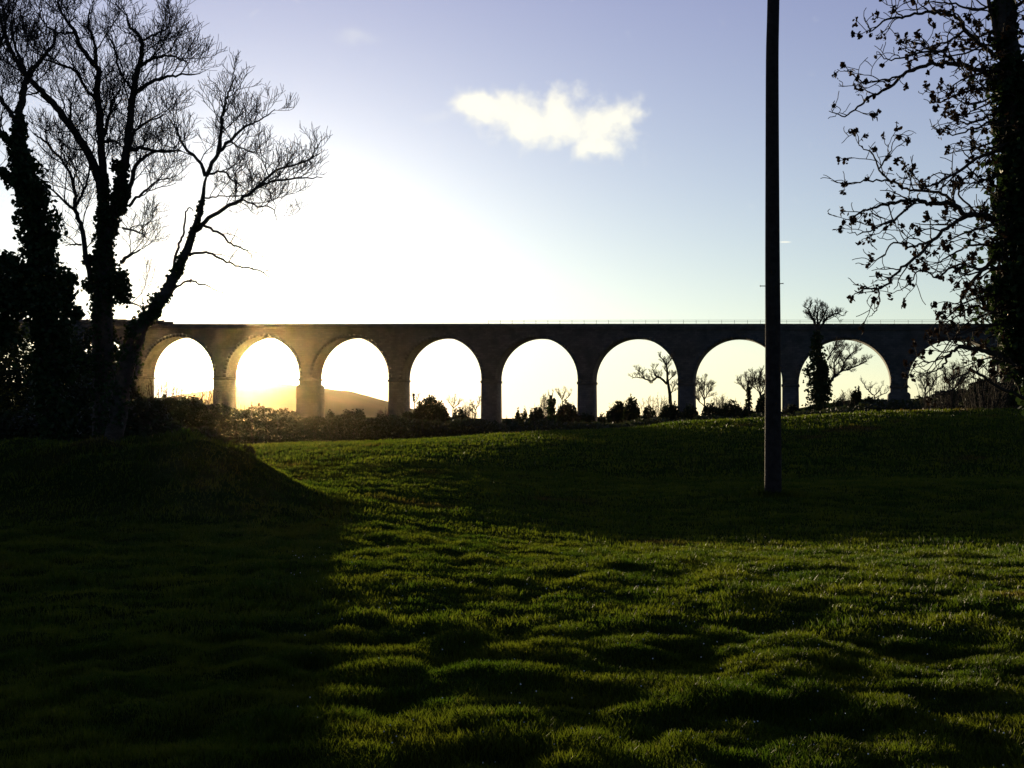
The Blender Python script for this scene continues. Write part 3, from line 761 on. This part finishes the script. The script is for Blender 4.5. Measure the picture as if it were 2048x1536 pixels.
small_tree('low bare sapling at the foot of a pier right of the small round bush', [([(950, 860), (951, 825), (953, 812)], 3, 2),
    ([(952, 820), (945, 810), (943, 804)], 2, 1.2), ([(952, 818), (958, 806), (960, 798)], 2, 1.2), ([(951, 828), (941, 822), (936, 820)], 2, 1.2)], 205, 41, 'bare_sapling', length=(.9, .6, .35), space=(.6, .4, .3))
small_tree('open bare thornbush tree between the rounded bush and small round shrub', [([(905, 860), (906, 820), (907, 808)], 3, 2),
    ([(906, 815), (899, 805), (896, 796)], 2, 1.2), ([(906, 812), (909, 802), (909, 794)], 2, 1.2), ([(907, 816), (918, 806), (923, 800)], 2, 1.2)], 215, 42, length=(1.0, .6, .35), space=(.6, .4, .3))
small_tree('bare tree standing behind the near ivy at the right edge above the parapet', [([(1990, 850), (1988, 750), (1986, 660), (1984, 620)], 8, 5),
    ([(1985, 640), (1968, 605), (1955, 588), (1948, 572)], 4, 2), ([(1985, 630), (1982, 590), (1988, 560)], 4, 2), ([(1986, 640), (2008, 600), (2022, 570)], 4, 2), ([(1985, 650), (1960, 630), (1945, 618)], 3, 2), ([(1986, 640), (2000, 590), (2002, 560)], 3, 2)], 120, 43,
    length=(1.2, .7, .4), space=(.42, .28, .2), rmin=.010)
small_tree('bare tree under the right-hand arch with fine upswept twigs', [([(1850, 850), (1850, 800), (1851, 775)], 4, 3),
    ([(1851, 785), (1845, 768), (1840, 752)], 2.5, 1.5), ([(1851, 782), (1855, 765), (1856, 750)], 2.5, 1.5), ([(1851, 790), (1865, 772), (1872, 755)], 2.5, 1.5)], 190, 44, length=(1.3, .8, .45), space=(.5, .36, .28))
small_tree('bare tree overlapping the far right pier with a broad twiggy crown', [([(1905, 850), (1905, 800), (1906, 770)], 5, 3),
    ([(1906, 780), (1893, 760), (1888, 740)], 2.5, 1.5), ([(1906, 775), (1908, 752), (1905, 735)], 2.5, 1.5), ([(1906, 785), (1925, 765), (1935, 745)], 2.5, 1.5), ([(1906, 780), (1918, 750), (1920, 735)], 2.5, 1.5)], 185, 45, length=(1.4, .8, .45), space=(.5, .36, .28))
small_tree('low bare tree leaning left over the bank under the eighth bright arch from the left', [([(1752, 850), (1750, 800), (1746, 788)], 4, 2.5),
    ([(1746, 790), (1734, 778), (1726, 766), (1722, 758)], 2.5, 1.2), ([(1748, 792), (1760, 780), (1765, 768)], 2, 1.2), ([(1740, 784), (1742, 775), (1748, 768)], 2, 1.2), ([(1750, 796), (1772, 786), (1780, 776)], 2, 1.2)], 200, 46, length=(.9, .6, .35), space=(.9, .5, .35))
small_tree('small bare tree showing against the bright gap left of the ivied trunk', [([(20, 720), (22, 700), (22, 690)], 5, 4),
    ([(22, 695), (10, 680), (4, 670)], 2.5, 1.5), ([(22, 692), (24, 675), (26, 664)], 2.5, 1.5), ([(22, 696), (38, 682), (44, 672)], 2.5, 1.5)], 130, 47, length=(.8, .5, .3), space=(.5, .3, .2))

# ------------------------------------------------------------------ bushes
def bush(label, px, top, wpx, Y, seed, kind='leafy', bottom=None, name='bush', depth=None, n=None, leaf=None, group=None, squash=1.0):
    """a rounded mass of leaf cards on stems; kind 'twiggy' has a fringe of fine stems as well, 'bare' has stems alone"""
    rng = np.random.default_rng(seed)
    top3 = at(px, top, Y); x, y = top3[0], top3[1]; zg = float(land(x, y)) - .1
    if bottom is not None: zg = max(zg, min(at(px, bottom, Y)[2], top3[2] - 1.2))
    w_ = wpx / F * Y / 2; h = top3[2] - zg; dp = depth or w_ * .8
    zgr = float(land(x, y)) - .1
    root = empty(name, (x, y, zgr)); tag(root, label, 'bush', group); O = np.array([x, y, zgr])
    k = Bag(); zg = float(zg)
    ns = {'twiggy': 26, 'bare': 46}.get(kind, 7)
    stems = []
    for i in range(ns):
        a = rng.uniform(0, 6.28); e = rng.uniform(.35, 1.05) if kind != 'leafy' else rng.uniform(.2, .8)
        tip = np.array([x + math.cos(a) * w_ * e * .95, y + math.sin(a) * dp * e, zg + h * (1 - .42 * e * e) * rng.uniform(.82, 1.04) * (1.0 if kind != 'leafy' else .85)])
        b0 = np.array([x + math.cos(a) * w_ * .14, y + math.sin(a) * dp * .14, zgr])
        mid = (b0 + tip) / 2 + rng.normal(size=3) * w_ * .06 + [0, 0, h * .08]
        P = smooth_path([b0, mid, tip], 4); rr = np.linspace(.05, .016, len(P)) * (Y / 190.0) ** .5
        k.tube(P, rr, 4, False); stems.append((P, rr))
    if kind != 'leafy':
        cf = dict(space=(.5 * Y / 190, .3 * Y / 190), length=(1.0 * Y / 190, .5 * Y / 190), rad=(.022, .016), rmin=.015 * min(1, Y / 190), seg=(4, 3), angle=(22, 55), up=.25, trop=.08, wob=.2)
        for P, rr in stems: twigs(k, P, rr, rng, 0, cf, None, .4)
    k.obj('stems', M['twig'], root, O)
    if kind != 'bare':
        lf = leaf or .0013 * Y
        hh = h * (1.0 if kind == 'leafy' else .92)
        nn = n or int(min(24000, max(900, 9 * (w_ * hh + w_ * dp) * 2 / (lf * lf))))
        a_ = rng.uniform(0, 6.283, nn); q_ = np.sqrt(rng.random(nn)) * (1 + .10 * vnoise(a_ * 1.9 + seed, a_ * 0, seed) + .05 * vnoise(a_ * 6, a_ * 0, seed + 1))
        bx = np.cos(a_) * q_; by = np.sin(a_) * q_
        tp = np.clip(1 - np.clip(q_, 0, 1) ** 3.0, .02, 1) ** .55
        tp = tp * (.93 + .12 * vnoise(bx * 2.1 + seed, by * 2.1, seed) * 1.5 + .13 * vnoise(bx * 5 + 3, by * 5, seed + 2) + .10 * vnoise(bx * 12, by * 12, seed + 5))
        th_ = rng.random(nn) ** .5
        C = np.stack([x + bx * w_ * (.75 + .25 * th_), y + by * dp, zg + hh * tp * th_ * (1.0 if kind == 'leafy' else .95)], -1)
        # fill down to the ground
        if zg > zgr + .3: pass
        V, fv, fn = leaf_cards(C, lf * rng.uniform(.6, 1.5, nn), rng, 1.3, 0)
        mesh_obj('foliage', V, fv, fn, M['bush'], root, O)
    return root

BUSHES = [
 ('broad low ivy-green thicket under the sunlit arch below the hill', 545, 812, 150, 200, 'leafy'),
 ('low round bush at the foot of the pier left of the hill view', 660, 829, 60, 205, 'leafy'),
 ('spiky-topped bush standing alone before the faint hill', 706, 813, 66, 200, 'twiggy'),
 ('small flat shrub between the spiky bush and the next pier', 757, 831, 56, 200, 'leafy'),
 ('bare shrub leaning on the pier right of the hill view', 768, 812, 34, 210, 'bare'),
 ('left shoulder of brush climbing to the big flat-topped bush', 815, 815, 66, 205, 'twiggy'),
 ('big flat-topped bush filling the foot of the fourth bright arch from the left', 862, 797, 82, 195, 'leafy'),
 ('small round shrub right of the big flat-topped bush', 920, 824, 48, 195, 'leafy'),
 ('low dark shrub under the pier between the fourth and fifth bright arches from the left', 985, 838, 90, 190, 'twiggy'),
 ('wispy bare shrub rising from the hedge right of the small round shrub', 938, 802, 40, 200, 'bare'),
 ('thin bare brush above the hedge left of the dome-shaped bush', 1020, 830, 36, 190, 'bare'),
 ('tangled bare brush left of the ivied stump', 1090, 786, 34, 205, 'bare'),
 ('tall bare brush over the flat bush beside the slim bare tree', 1440, 786, 44, 205, 'bare'),
 ('neat little dome-shaped bush first from left in the fifth bright arch from the left', 1043, 819, 34, 190, 'leafy'),
 ('ragged-topped shrub between the dome bush and the ivied stump', 1073, 809, 36, 192, 'twiggy'),
 ('wide rounded bush right of the ivied stump', 1132, 798, 52, 195, 'twiggy'),
 ('low shrub beneath the pier left of the spreading tree arch', 1172, 822, 70, 188, 'twiggy'),
 ('tiny clipped-looking shrub at the arch foot left of the slope', 1202, 833, 26, 195, 'leafy'),
 ('twiggy brush sloping up to the cone-shaped bush', 1238, 800, 60, 205, 'twiggy'),
 ('cone-shaped dark bush left of the spreading tree', 1264, 795, 36, 195, 'leafy'),
 ('low round shrub between the cone-shaped bush and the spreading tree', 1296, 815, 42, 195, 'leafy'),
 ('open bare shrub in front of the spreading tree', 1310, 787, 80, 212, 'bare'),
 ('dense bush round the foot of the spreading tree', 1340, 800, 52, 195, 'twiggy'),
 ('bush covering the base of the pier right of the spreading tree', 1375, 815, 60, 190, 'leafy'),
 ('flat bush below the slim bare tree', 1425, 808, 56, 195, 'leafy'),
 ('twiggy bush in the middle of the arch left of the pole', 1462, 795, 58, 200, 'twiggy'),
 ('dark bush under the clump of bare trees by the pole', 1495, 806, 60, 195, 'twiggy'),
 ('dark bush half hidden by the pole on its left side', 1532, 785, 46, 190, 'leafy'),
 ('brush behind the pole at the foot of the pier', 1580, 806, 60, 188, 'twiggy'),
 ('bush at the right foot of the ivy column', 1672, 803, 50, 165, 'leafy'),
 ('upright dark bush alone beneath the eighth bright arch from the left', 1713, 776, 26, 190, 'leafy'),
 ('twiggy brush left of the upright dark bush', 1695, 776, 44, 205, 'bare'),
 ('low scrub on the bank right of the upright dark bush', 1750, 793, 70, 190, 'leafy'),
 ('scrub at the left foot of the far right arch', 1846, 786, 52, 180, 'twiggy'),
 ('dark twiggy thicket filling the far right arch', 1905, 772, 110, 150, 'twiggy'),
 ('tall bare tangle hiding the last pier beside the ivied trunk', 1965, 712, 170, 75, 'bare'),
 ('loose bare brush inside the far right arch left of the tall tangle', 1880, 738, 100, 120, 'bare'),
 ('tangled thicket below the ivied trunk at the right edge', 1990, 752, 130, 110, 'twiggy'),
 ('bare shrub in the far left open arch beside its left pier', 330, 744, 76, 150, 'bare'),
 ('wide bare shrub spread along the foot of the arch left of the sun', 385, 758, 120, 155, 'bare'),
 ('low brush under the arch left of the sun', 355, 792, 150, 145, 'twiggy'),
 ('scrub round the base of the pier beside the sun', 455, 815, 110, 160, 'twiggy'),
]
for i, (lab, px, top, wd, Y, kd) in enumerate(BUSHES):
    bush(lab, px, top, wd, Y, 100 + i, kd, bottom=top + max(48, 900 - 840))

# near left: a dark thicket of shrubs among the trunks
NEAR = [
 ('dark thicket at the left edge behind the ivied trunk', 20, 664, 270, 44, 'leafy'),
 ('tall dense shrub between the two ivied trunks', 150, 664, 200, 42, 'leafy'),
 ('leafy shrub whose twigs reach the far left arch', 228, 690, 130, 40, 'twiggy'),
 ('wide low shrub standing before the tall shrub between the trunks', 165, 760, 250, 36, 'leafy'),
 ('low bramble clump on the bank under the leaning tree', 285, 800, 190, 26, 'leafy'),
 ('dark undergrowth at the foot of the leftmost trunk', 30, 830, 260, 30, 'leafy'),
 ('rounded bramble at the foot of the forked tree', 190, 815, 200, 30, 'leafy'),
 ('bramble clump trailing down the bank towards the sun', 405, 850, 130, 24, 'twiggy'),
 ('low bramble tuft at the right-hand toe of the bank', 478, 880, 80, 24, 'twiggy'),
 ('dark scrub on the bank just right of the leaning trunk', 330, 838, 110, 23.5, 'twiggy'),
]
for i, (lab, px, top, wd, Y, kd) in enumerate(NEAR):
    bush(lab, px, top, wd, Y, 300 + i, kd, name='thicket', leaf=.075)

def hedge():
    """one unbroken hedge running along the far side of the field, below the crest"""
    rng = np.random.default_rng(77); n = 150000
    px = rng.uniform(-250, 2400, n); Y = 150 + rng.normal(size=n) * 3 + 10 * np.sin(px / 300)
    top = np.interp(px, [-250, 0, 300, 480, 600, 800, 950, 1200, 1300, 1560, 1700, 1800, 2048, 2400], [760, 768, 790, 822, 832, 836, 839, 845, 838, 826, 812, 800, 796, 790])
    top = top + 5 * vnoise(px / 37, px * 0, 2) + 3 * vnoise(px / 13, px * 0, 6) + 2 * vnoise(px / 5, px * 0, 9)
    X = (px - 1024) / F * Y; zt = EYE + (840 - top) / F * Y; zg = land(X, Y) - .2
    t = rng.random(n) ** .6
    C = np.stack([X, Y, zg + (zt - zg) * t], -1)
    V, fv, fn = leaf_cards(C, .24 * rng.uniform(.6, 1.5, n), rng, 1.3, 0)
    root = empty('hedge', (0, 150, -5)); tag(root, 'long dark overgrown hedge running below the whole row of arches', 'hedge')
    mesh_obj('foliage', V, fv, fn, M['bush'], root, (0, 150, -5))
    k = Bag()
    for i in range(420):
        p = rng.uniform(-250, 2400); y = 150 + rng.normal() * 2.5 + 10 * math.sin(p / 300); x = (p - 1024) / F * y; z0 = float(land(x, y)) - .2
        j = int(np.abs(px - p).argmin()); h = zt[j] - z0
        P = smooth_path([(x, y, z0), (x + rng.normal() * .3, y, z0 + h * .5), (x + rng.normal() * .6, y + rng.normal() * .4, z0 + h * rng.uniform(.85, 1.12))], 3)
        k.tube(P, np.linspace(.06, .018, len(P)), 3, False)
    k.obj('stems', M['twig'], root, (0, 150, -5))
hedge()

# ------------------------------------------------------------------ telegraph pole
def pole():
    Y = 18.0
    while at(1547, 992, Y)[2] > float(land(at(1547, 992, Y)[0], Y)) and Y < 30: Y += .05
    b = at(1547, 992, Y); z0 = float(land(b[0], b[1]))
    global POLE_AT
    POLE_AT = (b[0], b[1])
    root = empty('telegraph_pole', (b[0], b[1], z0)); tag(root, 'tall dark wooden pole standing alone in the grass right of centre', 'pole')
    O = np.array([b[0], b[1], z0])
    prof = [(1546, 1010, 34), (1546, 900, 33), (1546, 700, 31), (1545, 500, 29), (1544.5, 300, 27), (1544.5, 120, 25.5), (1546, 40, 24.5), (1547.5, -40, 24), (1549, -120, 23)]
    P = np.array([at(x, y, Y) for x, y, w_ in prof]); P[0][2] = z0 - .3
    g = Bag(); PP = smooth_path(P, 4); g.tube(PP, np.interp(np.linspace(0, 1, len(PP)), np.linspace(0, 1, len(prof)), [q[2] for q in prof]) / 2 / F * Y, 24)
    g.obj('shaft', M['pole'], root, O, True)
    for (xa, ya, xb, yb) in ((1536, 572, 1521, 572), (1552, 568, 1566, 567)):
        s = Bag(); A = at(xa, ya, Y); B = at(xb, yb, Y - .05)
        s.tube([A, B], [.010, .010], 8); s.tube([B, B + (B - A) * .06], [.018, .018], 8)
        s.obj('step_bolt', M['iron'], root, O, True)
    c = Bag(); A = at(1549, -112, Y)
    c.box(A[0] - .9, A[0] + .9, Y - .21, Y - .12, A[2] - .2, A[2] - .08)
    c.obj('crossarm', M['pole'], root, O)
pole()

# ------------------------------------------------------------------ grass
def make_grass():
    rng = np.random.default_rng(9)
    Vs, fvs, fns = [], [], []; off = 0
    zones = [(4.6, 9.5, 240000, .044, .0052, 0), (9.5, 19, 230000, .054, .0100, 0), (19, 36, 150000, .066, .021, 0), (36, 60, 90000, .085, .040, 0),
             (2.2, 4.6, 60000, .044, .0070, 0), (2.2, 9.5, 110000, .046, .0085, 1), (9.5, 24, 110000, .058, .018, 1), (24, 60, 60000, .080, .045, 1)]
    for r0, r1, n, hgt, wid, outer in zones:
        r = np.sqrt(rng.uniform(r0 * r0, r1 * r1, n)); a = np.radians(rng.uniform(-27.5, 27.5, n) if not outer else rng.uniform(27, 52, n) * rng.choice([-1, 1], n))
        x = r * np.sin(a); y = r * np.cos(a)
        clump = .35 + .85 * (vnoise(x / .30, y / .27, 61) * .5 + .5) + .65 * np.maximum(vnoise(x / 1.1, y / .8, 63), 0) ** 2
        z = land(x, y) - .004
        h = hgt * clump * rng.uniform(.5, 1.5, n); wd = wid * rng.uniform(.7, 1.3, n)
        az_ = rng.uniform(0, 6.28, n); lean = rng.uniform(.1, .75, n); la = rng.uniform(0, 6.28, n)
        base = np.stack([x, y, z], -1); sx = np.stack([np.cos(az_), np.sin(az_), 0 * az_], -1) * wd[:, None] / 2
        ld = np.stack([np.cos(la), np.sin(la), 0 * la], -1)
        mid = base + ld * (h * lean * .35)[:, None]; mid[:, 2] += h * .6
        tip = base + ld * (h * lean)[:, None]; tip[:, 2] += h
        V = np.stack([base - sx, base + sx, mid + sx * .7, tip, mid - sx * .7], 1).reshape(-1, 3)
        Vs.append(V); fvs.append(np.arange(n * 5) + off); fns.append(np.full(n, 5)); off += n * 5
    n = 1500; rr = np.abs(rng.normal(size=n)) * .30 + .16; a = rng.uniform(0, 6.28, n); pb = POLE_AT
    x = pb[0] + rr * np.cos(a) * 1.5; y = pb[1] + rr * np.sin(a); z = land(x, y) - .01
    h = .14 * rng.uniform(.3, 1.3, n) / (.6 + rr); la = rng.uniform(0, 6.28, n); az_ = rng.uniform(0, 6.28, n)
    base = np.stack([x, y, z], -1); sx = np.stack([np.cos(az_), np.sin(az_), 0 * az_], -1) * .006
    ld = np.stack([np.cos(la), np.sin(la), 0 * la], -1); mid = base + ld * (h * .2)[:, None]; mid[:, 2] += h * .6
    tip = base + ld * (h * .55)[:, None]; tip[:, 2] += h
    Vs.append(np.stack([base - sx, base + sx, mid + sx * .7, tip, mid - sx * .7], 1).reshape(-1, 3)); fvs.append(np.arange(n * 5) + off); fns.append(np.full(n, 5)); off += n * 5
    o = mesh_obj('grass', np.concatenate(Vs), np.concatenate(fvs), np.concatenate(fns), M['grass'])
    tag(o, 'short tussocky pasture grass catching the low sun', 'grass', kind='stuff')
make_grass()

def dew():
    rng = np.random.default_rng(4); b = Bag(); n = 420
    me = [(0, 0, 1)] + [(math.cos(t) * .87, math.sin(t) * .87, .5) for t in np.arange(6) * 1.047] + [(math.cos(t) * .87, math.sin(t) * .87, -.5) for t in np.arange(6) * 1.047 + .5] + [(0, 0, -1)]
    # uv sphere drops
    us = [];
    for i in range(1, 8):
        for j in range(12):
            p = math.pi * i / 8; t = 2 * math.pi * j / 12; us.append((math.sin(p) * math.cos(t), math.sin(p) * math.sin(t), math.cos(p)))
    us = np.array(us + [(0, 0, 1), (0, 0, -1)]); fc = []
    for i in range(6):
        for j in range(12): fc.append((i * 12 + j, (i + 1) * 12 + j, (i + 1) * 12 + (j + 1) % 12, i * 12 + (j + 1) % 12))
    for j in range(12): fc.append((84, j, (j + 1) % 12)); fc.append((85, 72 + (j + 1) % 12, 72 + j))
    for _ in range(n):
        r = rng.uniform(5.2, 16); a = math.radians(rng.uniform(-10, 25)); x, y = r * math.sin(a), r * math.cos(a)
        s = rng.uniform(.0018, .0046) * 1.0; z = float(land(x, y)) + rng.uniform(.03, .06)
        b.add(us * s * [1, 1, 1.1] + [x, y, z], fc)
    o = b.obj('dewdrops', M['dew'], smooth=True); tag(o, 'tiny dewdrops glinting on the grass tips', 'dew', kind='stuff')
dew()

# ------------------------------------------------------------------ haze
def haze():
    b = Bag(); b.box(-2600, 2600, -300, 2050, -60, 130)
    m = bpy.data.materials.new('thin_haze'); m.use_nodes = True; t = m.node_tree; t.nodes.clear()
    v = t.nodes.new('ShaderNodeVolumePrincipled'); o = t.nodes.new('ShaderNodeOutputMaterial'); t.links.new(v.outputs[0], o.inputs['Volume'])
    v.inputs['Color'].default_value = (1.0, .74, .38, 1); v.inputs['Density'].default_value = HAZE_D; v.inputs['Anisotropy'].default_value = HAZE_G
    tag(b.obj('haze', m), 'thin bright haze in the air', 'haze', kind='stuff')
HAZE_D, HAZE_G = .0000085, .96
haze()
